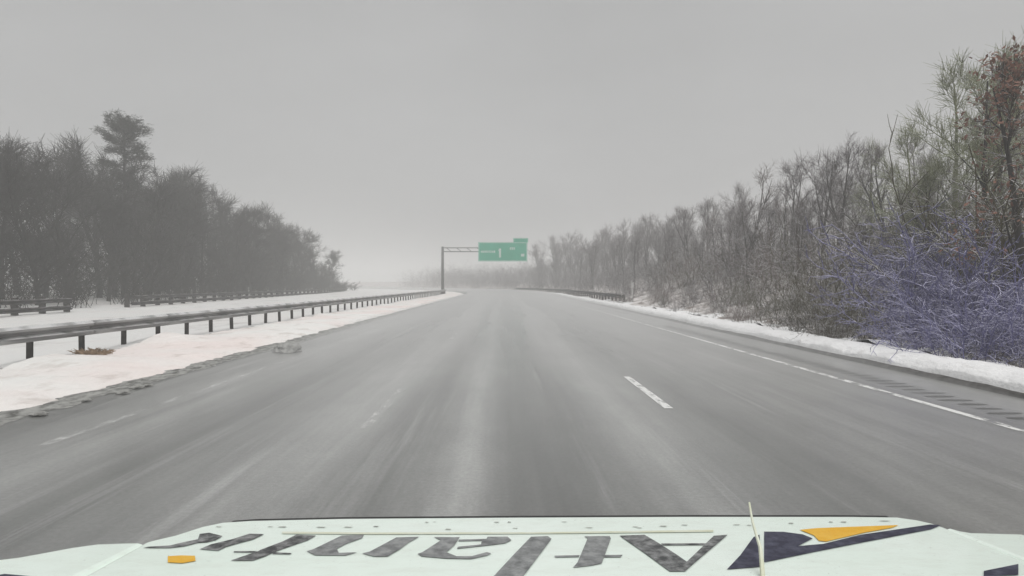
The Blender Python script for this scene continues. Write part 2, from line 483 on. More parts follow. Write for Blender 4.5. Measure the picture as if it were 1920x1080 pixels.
# ------------------------------------------------------------ overhead sign
SY = 105.0
sg = empty('overhead_sign', (-9.95, SY, 0.0))
tag(sg, 'green overhead highway sign on a dark cantilever pole beyond the left guardrail', 'road sign')
b = MB(); b.tube([(0, 0, -0.3), (0, 0, 7.75)], [0.26, 0.20], 12); b.build('pole', POLE, sg, True)
b = MB(); b.box((-0.42, -0.42, -0.2), (0.42, 0.42, 0.18)); b.build('base_plate', POLE, sg)
for z in (7.56, 6.94):
    b = MB(); b.tube([(0.18, 0.0, z), (13.4, 0.0, z)], 0.07, 8); b.build('arm', POLE, sg, True)  # two thin chords
for k in range(8):
    b = MB(); x = 0.6 + k * 1.65
    b.tube([(x, 0, 7.56), (x + 0.8, 0, 6.94)], 0.045, 5); b.build('brace', POLE, sg)
X0 = 9.95
b = MB(); b.box((X0 - 4.16, -0.22, 5.37), (X0 + 3.78, -0.14, 8.46)); pan = b.build('sign_panel', GREEN, sg)
def strip(x0, x1, z0, z1, par, nm='border', y=-0.224):
    b = MB(); b.poly([(x0, y, z0), (x1, y, z0), (x1, y, z1), (x0, y, z1)]); return b.build(nm, SIGNWHITE, par)
b = MB()
def rect(b, x0, x1, z0, z1, y=-0.2245): b.poly([(x0, y, z0), (x1, y, z0), (x1, y, z1), (x0, y, z1)])
rect(b, X0-4.10, X0+3.72, 8.33, 8.41); rect(b, X0-4.10, X0+3.72, 5.42, 5.50)
rect(b, X0-4.10, X0-4.02, 5.50, 8.33); rect(b, X0+3.64, X0+3.72, 5.50, 8.33)
b.build('border', SIGNWHITE, pan)
# the legend is too blurred to read in the photograph: only its strokes are set
b = MB()
for (xa, xb, za, zb) in ((902, 928, 470, 474),):
    x = (xa - VX) / F * SY
    while x < (xb - VX) / F * SY:
        wd = RNG.uniform(0.13, 0.26)
        rect(b, X0 + x, X0 + x + wd, CAMZ + (VY - zb) / F * SY, CAMZ + (VY - za) / F * SY)
        x += wd + 0.10
b.build('legend_line', SIGNWHITE, pan)
b = MB()
xs = X0 + (937.5 - VX) / F * SY
rect(b, xs - 0.16, xs + 0.16, CAMZ + (VY - 483) / F * SY, CAMZ + (VY - 466) / F * SY)
b.poly([(xs - 0.34, -0.2245, 7.0), (xs - 0.17, -0.2245, 7.05), (xs - 0.17, -0.2245, 7.35)])
b.build('numeral', SIGNWHITE, pan)
b = MB(); x = X0 + 0.95
while x < X0 + 1.8:
    rect(b, x, x + 0.18, 7.25, 7.65); x += 0.30
b.build('legend_line', SIGNWHITE, pan)
b = MB(); rect(b, X0 + 2.75, X0 + 3.3, 6.15, 6.6); b.build('legend_line', SIGNWHITE, pan)
b = MB(); b.box((X0 + 1.50, -0.22, 8.47), (X0 + 3.92, -0.14, 9.15)); tb = b.build('exit_tab', GREEN, sg)
b = MB(); rect(b, X0+1.56, X0+3.86, 9.03, 9.10); rect(b, X0+1.56, X0+1.62, 8.52, 9.03); rect(b, X0+3.80, X0+3.86, 8.52, 9.03)
b.build('border', SIGNWHITE, tb)
for x in (X0 - 3.4, X0 - 1.2, X0 + 1.0, X0 + 3.0):
    b = MB(); b.box((x - 0.05, -0.135, 5.45), (x + 0.05, -0.10, 8.4)); b.build('bracket', ALU, sg)

# marker post at the end of the right guardrail
mk = empty('marker_post', (9.95, 50.0, 0.1))
tag(mk, 'thin pale marker post at the near end of the right guardrail', 'marker post')
b = MB(); b.box((-0.05, -0.03, -0.3), (0.05, 0.03, 1.55)); b.build('post', MARKER, mk)
b = MB(); b.box((-0.10, -0.045, 1.25), (0.10, -0.031, 1.70)); b.build('reflector_plate', MARKER, mk)

# ------------------------------------------------------------ woods
def tubes_mesh(name, polys, mat):
    """polys: (points Nx3, radii N, sides) -> one mesh, built with numpy"""
    V, Fq = [], []
    base = 0
    for pts, rad, k in polys:
        pts = np.asarray(pts, float); rad = np.asarray(rad, float)
        n_ = len(pts)
        d = np.gradient(pts, axis=0)
        d /= (np.linalg.norm(d, axis=1, keepdims=True) + 1e-9)
        ref = np.array([0.31, 0.87, 0.38]) if abs(d[0][2]) > 0.8 else np.array([0, 0, 1.0])
        a = np.cross(d, ref); a /= (np.linalg.norm(a, axis=1, keepdims=True) + 1e-9)
        c_ = np.cross(d, a)
        t = np.arange(k) * 2 * np.pi / k
        ring = pts[:, None, :] + rad[:, None, None] * (np.cos(t)[None, :, None] * a[:, None, :] + np.sin(t)[None, :, None] * c_[:, None, :])
        V.append(ring.reshape(-1, 3))
        i = np.arange(n_ - 1)[:, None] * k
        j = np.arange(k)[None, :]
        j2 = (j + 1) % k
        q = np.stack([i + j, i + j2, i + k + j2, i + k + j], -1).reshape(-1, 4) + base
        Fq.append(q)
        base += n_ * k
    V = np.concatenate(V); Fq = np.concatenate(Fq)
    me = bpy.data.meshes.new(name)
    me.vertices.add(len(V)); me.vertices.foreach_set('co', V.ravel())
    me.loops.add(Fq.size); me.loops.foreach_set('vertex_index', Fq.ravel().astype(np.int32))
    me.polygons.add(len(Fq))
    me.polygons.foreach_set('loop_start', (np.arange(len(Fq)) * 4).astype(np.int32))
    me.polygons.foreach_set('loop_total', np.full(len(Fq), 4, np.int32))
    me.materials.append(mat)
    me.update(calc_edges=True)
    return me

def wander(rng, p, d, L, n_, r0, r1, bendy, up):
    pts = [np.array(p, float)]; d = np.array(d, float)
    for i in range(n_):
        d = d + rng.normal(0, bendy, 3) + np.array([0, 0, up])
        d /= np.linalg.norm(d)
        pts.append(pts[-1] + d * (L / n_))
    return np.array(pts), np.linspace(r0, r1, n_ + 1)

def side_dir(rng, d, ang):
    a = np.cross(d, rng.normal(0, 1, 3)); a /= np.linalg.norm(a)
    v_ = d * math.cos(ang) + a * math.sin(ang)
    return v_ / np.linalg.norm(v_)

def interp(pts, t):
    x = t * (len(pts) - 1); i = min(int(x), len(pts) - 2)
    q = pts[i + 1] - pts[i]
    return pts[i] + q * (x - i), q / np.linalg.norm(q)

def bare_tree(seed, H, r=0.16, limbs=13, brs=7, twigs=8, start=0.3, fork=0.5, twig_len=0.9, ang=0.75, twr=0.009):
    rng = np.random.default_rng(seed)
    trunk, crown, ends = [], [], []
    tp, tr = wander(rng, (0, 0, -0.4), (rng.normal(0, .04), rng.normal(0, .04), 1), H * 0.93 + 0.4, 10, r, r * 0.16, 0.05, 0.04)
    trunk.append((tp, tr, 7))
    mains = [(tp, r)]
    if rng.random() < fork:
        q, d = interp(tp, rng.uniform(0.3, 0.5))
        fp, fr = wander(rng, q, side_dir(rng, d, 0.4), H * 0.55, 7, r * 0.62, r * 0.12, 0.06, 0.08)
        trunk.append((fp, fr, 6)); mains.append((fp, r * 0.6))
    for mp_, mr in mains:
        for _ in range(limbs if mp_ is tp else limbs // 2):
            t = rng.uniform(start if mp_ is tp else 0.2, 0.98)
            q, d = interp(mp_, t)
            L = H * (0.36 - 0.22 * t) * rng.uniform(0.7, 1.25)
            lp, lr = wander(rng, q, side_dir(rng, d, ang * rng.uniform(0.7, 1.3)), L, 5, max(0.014, mr * (1 - t) * 0.42 + 0.012), 0.010, 0.13, 0.07)
            trunk.append((lp, lr, 4))
            for _ in range(brs):
                q2, d2 = interp(lp, rng.uniform(0.25, 1))
                bp, br = wander(rng, q2, side_dir(rng, d2, rng.uniform(0.4, 0.95)), L * rng.uniform(0.25, 0.5), 4, 0.014, 0.007, 0.14, 0.06)
                crown.append((bp, br, 3))
                for _ in range(twigs):
                    q3, d3 = interp(bp, rng.uniform(0.15, 1))
                    wp, wr = wander(rng, q3, side_dir(rng, d3, rng.uniform(0.35, 0.9)), twig_len * rng.uniform(0.4, 1.1), 2, twr, twr * 0.5, 0.16, 0.05)
                    crown.append((wp, wr, 3))
                    ends.append(wp[-1])
    return trunk, crown, ends

def shrub_polys(seed, H, stems, twigs, spread=0.9, arch=-0.06, r=0.014, twr=0.007):
    rng = np.random.default_rng(seed)
    out = []
    for _ in range(stems):
        a = rng.uniform(0, 2 * math.pi); lean = rng.uniform(0.1, spread)
        p = (rng.normal(0, 0.35), rng.normal(0, 0.35), -0.15)
        sp_, sr = wander(rng, p, (math.cos(a) * lean, math.sin(a) * lean, 1), H * rng.uniform(0.55, 1.2), 7, r, r * 0.45, 0.13, arch)
        out.append((sp_, sr, 3))
        for _ in range(twigs):
            q, d = interp(sp_, rng.uniform(0.15, 1))
            tp_, tr_ = wander(rng, q, side_dir(rng, d, rng.uniform(0.4, 1.2)), H * rng.uniform(0.12, 0.4), 3, twr, twr * 0.5, 0.2, arch * 0.5)
            out.append((tp_, tr_, 3))
            for _ in range(2):
                q2, d2 = interp(tp_, rng.uniform(0.3, 1))
                t2, r2 = wander(rng, q2, side_dir(rng, d2, rng.uniform(0.5, 1.2)), H * rng.uniform(0.06, 0.16), 2, twr * 0.8, twr * 0.4, 0.2, 0)
                out.append((t2, r2, 3))
    return out

def tree_kind(seed, H, tm, cm, **kw):
    t, c_, e = bare_tree(seed, H, **kw)
    return tubes_mesh('trunk', t, tm), tubes_mesh('crown', c_, cm), e

def plant_tree(kind, loc, s, rz, label, group=None, name='bare_tree', cat='tree', tilt=0.0):
    root = empty(name, loc, rz)
    root.rotation_euler = (RNG.uniform(-1, 1) * tilt, RNG.uniform(-1, 1) * tilt, rz)
    root.scale = (s, s, s) if not isinstance(s, tuple) else s
    tag(root, label, cat, group)
    link('trunk', kind[0], root); link('crown', kind[1], root)
    return root

# ---- left wood
left_kinds = [tree_kind(100 + i, 10.0, BARK_LEFT, BARK_LEFT, r=0.17, limbs=20, brs=8, twigs=9, start=0.10, fork=0.6, twig_len=1.1, ang=0.7, twr=0.014) for i in range(5)]
LW = [(0, 10.6), (30, 10.4), (50, 11.0), (70, 11.8), (82, 11.4), (98, 10.6), (104, 9.0), (110, 7.2), (116, 5.2), (126, 2.8)]
for row, (off, hk, step) in enumerate(((-27.5, 0.80, 3.4), (-32.0, 0.95, 3.5), (-38.0, 1.06, 4.6), (-47.0, 1.16, 6.0))):
    y = 20.0 + row * 2.0
    while y < (126 if row < 2 else 118 if row < 3 else 104):
        yy = y + RNG.uniform(-1, 1); uu = off - max(0, yy - 31) * 0.05 + RNG.uniform(-1.4, 1.4)
        x = uu
        if -60 < x:
            h = lerp_tab(LW, yy) * (hk if yy < 85 else max(hk, 0.92)) * RNG.uniform(0.84, 1.12) * (1.0 if row < 2 or yy < 60 else 0.88)
            s = h / 10.0
            lab = ('low grey tree in the front edge of the left wood', 'bare grey tree inside the hazy left wood', 'bare grey tree deep in the left wood', 'tall pale tree at the back of the left wood')[row]
            grp = ('front trees of the left wood', 'inner trees of the left wood', 'deep trees of the left wood', 'back trees of the left wood')[row]
            where = 0 if yy < 48 else 1 if yy < 84 else 2
            lab += (' behind the short guardrail stretch', ' right of the tall pine', ' at its low far end')[where]
            grp += (' by the short guardrail', ' right of the pine', ' at the far end')[where]
            plant_tree(left_kinds[RNG.randrange(5)], (x, yy, verge_z(uu, yy)), (s * 1.15, s * 1.15, s), RNG.uniform(0, 6.28), lab, grp, tilt=0.05)
        y += step * RNG.uniform(0.8, 1.2)

# undergrowth of the left wood, one uncountable thicket
rng = np.random.default_rng(5)
protos = [shrub_polys(300 + i, 3.0, 16, 7, 0.8, 0.0, 0.02, 0.016) for i in range(4)]
allp = []
yy = 20.0
while yy < 128:
    for off in (-26.3, -29.5, -34.0):
        uu = off - max(0, yy - 31) * 0.05 + rng.normal(0, .7)
        y1 = yy + rng.normal(0, .6); z1 = verge_z(uu, y1)
        sc = rng.uniform(0.8, 1.35); th = rng.uniform(0, 6.28)
        cs, sn = math.cos(th) * sc, math.sin(th) * sc
        Mx = np.array([[cs, -sn, 0], [sn, cs, 0], [0, 0, sc * (1.0 if y1 < 112 else 0.6)]])
        for p_, r_, k_ in protos[rng.integers(4)]:
            allp.append((p_ @ Mx.T + np.array([uu, y1, z1]), r_, k_))
    yy += 2.3
tag(link('undergrowth', tubes_mesh('undergrowth', allp, BARK_LEFT)), kind='stuff')

# ---- the tall pine
def pine(seed, H):
    rng = np.random.default_rng(seed)
    tp, tr = wander(rng, (0, 0, -0.3), (0.02, 0, 1), H + 0.3, 10, 0.24, 0.05, 0.02, 0.05)
    trunk = [(tp, tr, 8)]; needles = []
    for lev, (t, L) in enumerate([(0.64, 1.9), (0.71, 2.1), (0.77, 2.3), (0.82, 2.4), (0.86, 2.3), (0.90, 2.2), (0.93, 1.9), (0.96, 1.5), (0.985, 1.0)]):
        for k in range(6):
            a = k * 1.05 + lev * 0.6 + rng.normal(0, .2)
            q, d = interp(tp, min(0.999, max(0.6, t + rng.normal(0, .022))))
            LL = L * rng.uniform(0.45, 1.2)
            lp, lr = wander(rng, q, (math.cos(a), math.sin(a), 0.12 + max(0, t - 0.85) * 5), LL, 4, 0.05, 0.018, 0.07, 0.03)
            trunk.append((lp, lr, 4))
            for _ in range(30):
                q2, d2 = interp(lp, 1 - 0.7 * rng.random() ** 1.8)
                for _ in range(7):
                    dd = side_dir(rng, d2, rng.uniform(0.3, 1.3)); dd[2] = abs(dd[2]) * 0.5
                    q3 = q2 + rng.normal(0, 0.20, 3) * np.array([1, 1, 0.9])
                    needles.append((np.array([q3, q3 + dd * rng.uniform(.18, .34)]), np.array([0.022, 0.006]), 3))
    return tubes_mesh('trunk', trunk, BARK_DARK), tubes_mesh('crown', needles, NEEDLE), None
pk = pine(9, 14.5)
pp = at(238, 55)
plant_tree(pk, (pp.x, 55, 0.6), 1.0, 0.7, 'tall dark pine with layered crown rising above the left wood', name='pine_tree')

# ---- right wood
right_kinds = [tree_kind(200 + i, 8.0, BARK_GREY, TWIG_GREY, r=0.13, limbs=15, brs=7, twigs=7, start=0.28, fork=0.6, twig_len=0.85, ang=0.6, twr=0.008) for i in range(5)]
dark_kind = tree_kind(231, 8.0, BARK_DARK, TWIG_BROWN, r=0.15, limbs=10, brs=6, twigs=6, start=0.45, fork=1.0, twig_len=0.8, ang=0.6)
olive_kinds = [tree_kind(240 + i, 8.0, BARK_DARK if i else BARK_OLIVE, BARK_OLIVE, r=0.14, limbs=18, brs=8, twigs=9, start=0.15, fork=0.7, twig_len=0.8, ang=0.75, twr=0.010) for i in range(2)]
TOP = [(10, 8.2), (24, 8.6), (30, 8.3), (40, 8.3), (48, 9.2), (66, 9.2), (90, 9.6), (120, 10.4), (160, 12.0), (220, 14)]
for row, (off, hk, step) in enumerate(((14.5, 0.72, 4.2), (18.0, 1.0, 3.5), (23.0, 1.06, 4.3), (30.0, 1.14, 6.0))):
    y = 16.0 + row * 4.0
    while y < 166:
        yy = y + RNG.uniform(-1.5, 1.5); uu = off + RNG.uniform(-1.5, 1.5)
        z = hill_z(uu, yy)
        top = lerp_tab(TOP, yy) * hk * RNG.uniform(0.80, 1.12)
        h = max(3.2, top - z)
        s = h / 8.0
        lab = ('small bare tree low on the right hillside', 'bare grey tree halfway up the right hillside', 'bare grey tree high on the right hillside', 'faint bare tree on the crest of the right hillside')[row]
        grp = ('lower trees of the right hillside', 'middle trees of the right hillside', 'upper trees of the right hillside', 'crest trees of the right hillside')[row]
        where = 0 if yy < 34 else 1 if yy < 60 else 2 if yy < 105 else 3
        lab += (' behind the flare tinted thicket', ' above the snow bank', ' above the right guardrail', ' by the bend near the sign')[where]
        grp += (' by the thicket', ' above the snow bank', ' above the guardrail', ' at the bend')[where]
        t_tree = plant_tree(right_kinds[RNG.randrange(5)], (uu + bend(yy), yy, z - 0.05), (s, s, s), RNG.uniform(0, 6.28), lab, grp, tilt=0.06)
        if VX + (uu + bend(yy)) / yy * F < 1004:        # the bend is bare of trees beyond the sign
            for ch in list(t_tree.children): bpy.data.objects.remove(ch)
            bpy.data.objects.remove(t_tree)
        y += step * RNG.uniform(0.75, 1.25) * (1.0 if y < 110 else 1.5)

for (px_, Y, topy, lab) in ((1408, 46, 322, 'dark forked bare tree standing tallest behind the middle of the right brush'),
                            (1478, 38, 352, 'dark thin forked tree between the tallest forked tree and the slim straight one'),
                            (1533, 34, 372, 'slim straight dark tree left of the snowy thicket'),
                            (1345, 54, 400, 'dark leaning bare tree above the far end of the snow bank')):
    p = at(px_, Y); z = hill_z(p.x, Y)
    h = CAMZ + (VY - topy) / F * Y - z
    plant_tree(dark_kind, (p.x, Y, z - 0.05), (h / 8.0 * 0.8, h / 8.0 * 0.8, h / 8.0), RNG.uniform(0, 6.28), lab, tilt=0.07)
for i, (px_, Y, topy, lab) in enumerate(((1795, 25, 120, 'tall lichen green tree at the right with a high narrow top'),
                                         (1850, 20, 130, 'dark stemmed green tree beside the rust brown one'),
                                         (1715, 27, 235, 'shorter lichen green tree left of the tall green one'),
                                         (1760, 21, 300, 'low spreading green tree over the flare tinted thicket'),
                                         (1640, 31, 270, 'pale green bare tree at the left end of the green ones'),
                                         (1895, 24, 85, 'tallest green tree at the right edge, behind the rust brown one'))):
    p = at(px_, Y); z = hill_z(p.x, Y)
    h = CAMZ + (VY - topy) / F * Y - z
    plant_tree(olive_kinds[i % 2], (p.x, Y, z - 0.05), h / 8.0 * RNG.uniform(0.97, 1.03), RNG.uniform(0, 6.28), lab, tilt=0.05)

# oak still holding dead leaves, right edge of the view
t_, c_, ends = bare_tree(260, 6.2, r=0.12, limbs=16, brs=6, twigs=6, start=0.12, fork=0.5, twig_len=0.6)
lv = MB(); rr = random.Random(3)
for e in ends:
    for _ in range(2):
        q = Vector(e) + Vector((rr.gauss(0, .07), rr.gauss(0, .07), rr.gauss(0, .07)))
        a = Vector((rr.gauss(0, 1), rr.gauss(0, 1), rr.gauss(0, 1))).normalized(); b_ = a.orthogonal().normalized()
        s_ = rr.uniform(0.045, 0.09)
        lv.poly([q - a * s_, q + b_ * s_ * 0.5, q + a * s_, q - b_ * s_ * 0.5])
ok = (tubes_mesh('trunk', t_, BARK_DARK), tubes_mesh('crown', c_, TWIG_DARK))
p = at(1950, 15.5); root = plant_tree(ok, (p.x, 15.5, hill_z(p.x, 15.5) - 0.05), 1.0, 1.1, 'small oak with rust brown dead leaves at the right edge', name='oak_tree')
lv.build('foliage', RUST, root)['kind'] = 'stuff'
p = at(1720, 26)

# ---- brush on the lower slope
SH = {}
for nm, mat in (('brown', TWIG_BROWN), ('dark', TWIG_DARK), ('olive', TWIG_OLIVE), ('purple', TWIG_FLARE_TINT), ('grey', TWIG_GREY)):
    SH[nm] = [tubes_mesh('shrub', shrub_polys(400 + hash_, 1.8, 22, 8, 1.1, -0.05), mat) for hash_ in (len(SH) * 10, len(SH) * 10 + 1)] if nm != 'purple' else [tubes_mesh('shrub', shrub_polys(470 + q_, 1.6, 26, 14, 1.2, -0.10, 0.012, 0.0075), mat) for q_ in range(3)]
def shrub(nm, x, Y, s, label, group, rz=None, sz=1.0):
    o = link('shrub', RNG.choice(SH[nm]), None, (x, Y, hill_z(x - bend(Y), Y) - 0.05), RNG.uniform(0, 6.28))
    o.scale = (s, s, s * sz)
    return tag(o, label, 'shrub', group)
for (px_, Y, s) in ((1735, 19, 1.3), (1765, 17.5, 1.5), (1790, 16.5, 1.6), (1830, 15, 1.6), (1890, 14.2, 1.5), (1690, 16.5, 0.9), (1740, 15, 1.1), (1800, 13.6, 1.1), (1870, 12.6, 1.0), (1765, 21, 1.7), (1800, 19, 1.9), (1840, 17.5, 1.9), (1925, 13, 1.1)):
    p = at(px_, Y); shrub('purple' if s > 0.95 else 'dark', p.x, Y, s, 'bramble tinted by purple flare in the snowy thicket at the right' if s > 0.95 else 'low dark bramble at the left foot of the flare tinted thicket', 'flare tinted brambles of the right thicket' if s > 0.95 else None)
for (px_, Y, s) in ((1480, 23, 1.0), (1530, 21.5, 1.15), (1575, 19, 1.15), (1610, 19.5, 1.2), (1545, 25, 1.4), (1440, 26, 1.0), (1620, 17.6, 0.9), (1500, 19.5, 0.6), (1560, 17.5, 0.7), (1590, 23, 1.5)):
    p = at(px_, Y); shrub('olive' if s > 0.8 else 'dark', p.x, Y, s, 'olive brown bramble mound above the snow bank left of the flare tinted thicket', 'olive brambles above the snow bank')
for (px_, Y, s) in ((1905, 15.8, 1.6), (1860, 19, 2.2), (1930, 17, 2.2)):
    p = at(px_, Y); shrub('olive', p.x, Y, s, 'olive shrub under the rust brown oak', 'olive shrubs by the oak')
y = 22.0
while y < 130:
    for u0 in (9.9, 11.2, 12.6, 14.2, 16.5):
        yy = y + RNG.uniform(-1, 1); uu = u0 + RNG.uniform(-.7, .7)
        if u0 > 13 and yy > 80 or yy > 62 and u0 > 11: continue
        nm = RNG.choice(('brown', 'brown', 'dark', 'olive', 'grey') if yy < 50 else ('brown', 'grey', 'dark'))
        shrub(nm, uu + bend(yy), yy, RNG.uniform(0.40, 0.65) if u0 < 10 else RNG.uniform(0.6, 1.0) if u0 < 13 else RNG.uniform(1.2, 1.8),
              ('snow dusted low brush along the foot of the right hillside' if u0 < 13 else 'taller twiggy brush partway up the right hillside') + (' near the olive mounds' if yy < 36 else ' above the snow bank' if yy < 55 else ' by the right guardrail'),
              ('low brush' if u0 < 13 else 'tall brush') + (' near the olive mounds' if yy < 36 else ' above the snow bank' if yy < 55 else ' by the right guardrail'))
    y += 2.6 if y < 50 else 3.6
allp = []
rng = np.random.default_rng(17)
protos = [shrub_polys(500 + i, 2.6, 13, 7, 0.7, 0.0, 0.016, 0.012) for i in range(4)]
yy = 26.0
while yy < 235:
    for off in (17.0, 20.5, 25.0) if yy < 60 else (13.0, 16.0, 19.5, 24.0):
        uu = off + rng.normal(0, .9); y1 = yy + rng.normal(0, .9)
        sc = rng.uniform(0.75, 1.3) * (1.0 if y1 < 100 else min(2.2, 1 + (y1 - 100) / 45.0)); th = rng.uniform(0, 6.28)
        cs, sn = math.cos(th) * sc * 1.2, math.sin(th) * sc * 1.2
        Mx = np.array([[cs, -sn, 0], [sn, cs, 0], [0, 0, sc]])
        for p_, r_, k_ in protos[rng.integers(4)]:
            allp.append((p_ @ Mx.T + np.array([uu + bend(y1), y1, hill_z(uu, y1)]), r_, k_))
    yy += 2.6 if yy < 120 else 3.6
tag(link('undergrowth', tubes_mesh('undergrowth', allp, TWIG_GREY)), kind='stuff')
# thin weeds poking out of the snow behind the bank
wm = tubes_mesh('weed', shrub_polys(460, 0.7, 9, 4, 0.7, -0.03, 0.006, 0.004), TWIG_DARK)
for k in range(26):
    yy = RNG.uniform(8.5, 30); uu = RNG.uniform(9.0, 10.2)
    o = link('weed', wm, None, (uu, yy, hill_z(uu, yy)), RNG.uniform(0, 6.28)); s = RNG.uniform(0.5, 1.2); o.scale = (s, s, s)
    tag(o, 'thin dark weed poking through the snow behind the bank', 'weed', 'weeds behind the snow bank')

# ---- small things on the left verge
p = at(182, 14.3)
gb = MB(); rr = random.Random(11)
for k in range(260):
    a = rr.uniform(0, 6.28); q = Vector((rr.gauss(0, .12), rr.gauss(0, .10), 0)); d = Vector((math.cos(a), math.sin(a) * 0.6, rr.uniform(.2, .9))) * rr.uniform(.10, .26)
    n_ = d.cross(Vector((0, 0, 1))).normalized() * 0.006
    gb.poly([q - n_, q + n_, q + d * 0.6 + n_ * 0.6, q + d + Vector((0, 0, -0.05))])
o = gb.build('grass_tuft', TAN); o.location = (p.x, 14.3, verge_z(p.x, 14.3)); tag(o, 'flattened tan grass tuft beside a near post of the left guardrail', 'grass tuft')
def chunk(name, loc, sx, sy, sz, mat, label, cat, seed):
    bm_ = bmesh.new(); bmesh.ops.create_icosphere(bm_, subdivisions=3, radius=1.0)
    for v_ in bm_.verts:
        c0 = v_.co.copy()
        k_ = 1 + 0.25 * noise.noise(c0 * 1.7 + Vector((seed, 0, 0))) + 0.12 * noise.noise(c0 * 4.5 + Vector((0, seed, 0)))
        v_.co = Vector((c0.x * sx * k_, c0.y * sy * k_, (max(c0.z, -0.35) + 0.25) * sz * k_))
    me = bpy.data.meshes.new(name); bm_.to_mesh(me); bm_.free(); me.materials.append(mat)
    return tag(link(name, me, None, loc, 0.3), label, cat)
p = at(540, 15.9)
chunk('slush_lump', (p.x, 15.9, 0.02), 0.36, 0.45, 0.15, SLUSH, 'grey lump of ploughed slush lying on the left road edge', 'slush lump', 3.0)
for i, (px_, py_) in enumerate(((80, 778), (282, 724), (262, 728), (235, 738), (168, 752))):
    Y = F * CAMZ / (py_ - VY); p = at(px_, Y)
    tag(chunk('ice_clod', (p.x, Y, 0.015), RNG.uniform(.05, .12), RNG.uniform(.04, .08), RNG.uniform(.015, .035), SLUSH, 'dark ice clod in the slush at the left road edge', 'ice clod', i * 2.0), group='ice clods at the left road edge')

# ------------------------------------------------------------ the vehicle the camera rides in (bonnet and front end)
YF = 1.36
HZ0 = CAMZ - 0.3606 * YF
HC = CAMZ - HZ0 - 0.06 * YF
def hz(Y): return HZ0 + 0.06 * (YF - Y)
def hood_pt(px_, py_, lift=0.0):
    r_ = (py_ - VY) / F
    Y = HC / (r_ - 0.06)
    return Vector(((px_ - VX) / F * Y, Y, hz(Y) + lift))

def white_paint():
    m = M('white_vehicle_paint', 0.35, 0.5)
    m.b.inputs['Coat Weight'].default_value = 0.5
    m.b.inputs['Coat Roughness'].default_value = 0.08
    c = m.ramp(m.noise(3, 4), [(0.3, (0.77, 0.88, 0.80)), (0.7, (0.84, 0.93, 0.87))])
    grime = m.ramp(m.noise(16, 8, (1, 2.5, 1), 0.72), [(0.46, (0, 0, 0)), (0.72, (1, 1, 1))])
    c = m.mix(m.math('MULTIPLY', grime, 0.22), c, (0.50, 0.50, 0.42))
    spk = m.ramp(m.noise(170, 3, (1, 1, 1), 0.6), [(0.66, (0, 0, 0)), (0.74, (1, 1, 1))])
    c = m.mix(m.math('MULTIPLY', spk, 0.55), c, (0.22, 0.21, 0.18))
    m.color(c)
    m.bump(m.noise(60, 4), 0.04, 0.003)
    return m.m
def decal(name, base, worn, lo=0.48, hi=0.66, sc=45):
    m = M(name, 0.5, 0.35)
    m.color(m.ramp(m.noise(sc, 6, (1, 1, 1), 0.7), [(lo, base), (hi, worn)]))
    return m.m
WHITE = white_paint()
GREYV = decal('faded_grey_vinyl', (0.13, 0.135, 0.138), (0.36, 0.37, 0.37), 0.35, 0.72)
DARKV = decal('dark_grey_vinyl', (0.045, 0.048, 0.05), (0.30, 0.305, 0.305), 0.40, 0.66)
MARKV = decal('faint_grey_vinyl', (0.22, 0.22, 0.20), (0.55, 0.57, 0.52), 0.35, 0.65)
NAVY = decal('navy_vinyl', (0.022, 0.022, 0.045), (0.10, 0.105, 0.15), 0.42, 0.75)
YELLOW = decal('amber_vinyl', (0.74, 0.40, 0.025), (0.78, 0.48, 0.07), 0.4, 0.7)
PALEY = decal('pale_yellow_vinyl', (0.63, 0.65, 0.50), (0.70, 0.73, 0.64), 0.4, 0.7, 20)
BLACK = noisy('black_trim', (0.012, 0.012, 0.012), (0.03, 0.03, 0.03), 10, 0.5)
GLASS = noisy('clear_headlight', (0.35, 0.36, 0.37), (0.5, 0.5, 0.5), 8, 0.1, 0.6)
RUBBER = noisy('tyre_rubber', (0.015, 0.015, 0.015), (0.03, 0.03, 0.03), 10, 0.9)
CHROME = noisy('dull_chrome', (0.5, 0.5, 0.5), (0.65, 0.65, 0.65), 8, 0.3, 0.5, 0.9)

truck = empty('pickup_truck', (0.124, 0.9, 0.0))
tag(truck, 'white vehicle bonnet with dark upside down lettering and an amber swoosh', 'vehicle')
def tbuild(b, name, mat, parent=None, smooth=False):
    """geometry is written in world metres; the truck's own origin is taken off"""
    b.v = [(x - 0.124, y - 0.9, z) for x, y, z in b.v] if parent in (None, truck) else [(x - 0.124, y - 0.9, z) for x, y, z in b.v]
    return b.build(name, mat, parent or truck, smooth)

def slab(outline, drop_list):
    """top polygon plus rounded rolled edge: outline is a CCW list of top points"""
    b = MB(); n_ = len(outline)
    cen = sum((Vector(p) for p in outline), Vector()) / n_
    rings = []
    for out, dz in drop_list:
        ring = []
        for i, p in enumerate(outline):
            p = Vector(p)
            t = (Vector(outline[(i + 1) % n_]) - Vector(outline[i - 1])); t.z = 0; t.normalize()
            nrm = Vector((t.y, -t.x, 0))
            ring.append(p + nrm * out + Vector((0, 0, dz)))
        rings.append(ring)
    for r_ in rings: b.v += [tuple(p) for p in r_]
    b.f.append(tuple(range(n_)))
    for k in range(len(rings) - 1):
        for i in range(n_):
            j = (i + 1) % n_
            b.f.append((k * n_ + i, (k + 1) * n_ + i, (k + 1) * n_ + j, k * n_ + j))
    return b
def fine(pts, k=4):
    out = []
    for a, b_ in zip(pts, pts[1:] + pts[:1]):
        for i in range(k): out.append(Vector(a).lerp(Vector(b_), i / k))
    return out
ROLL = [(0, 0), (0.006, -0.0015), (0.011, -0.006), (0.014, -0.014), (0.015, -0.05)]
def P(x, Y): return Vector((x, Y, hz(Y)))
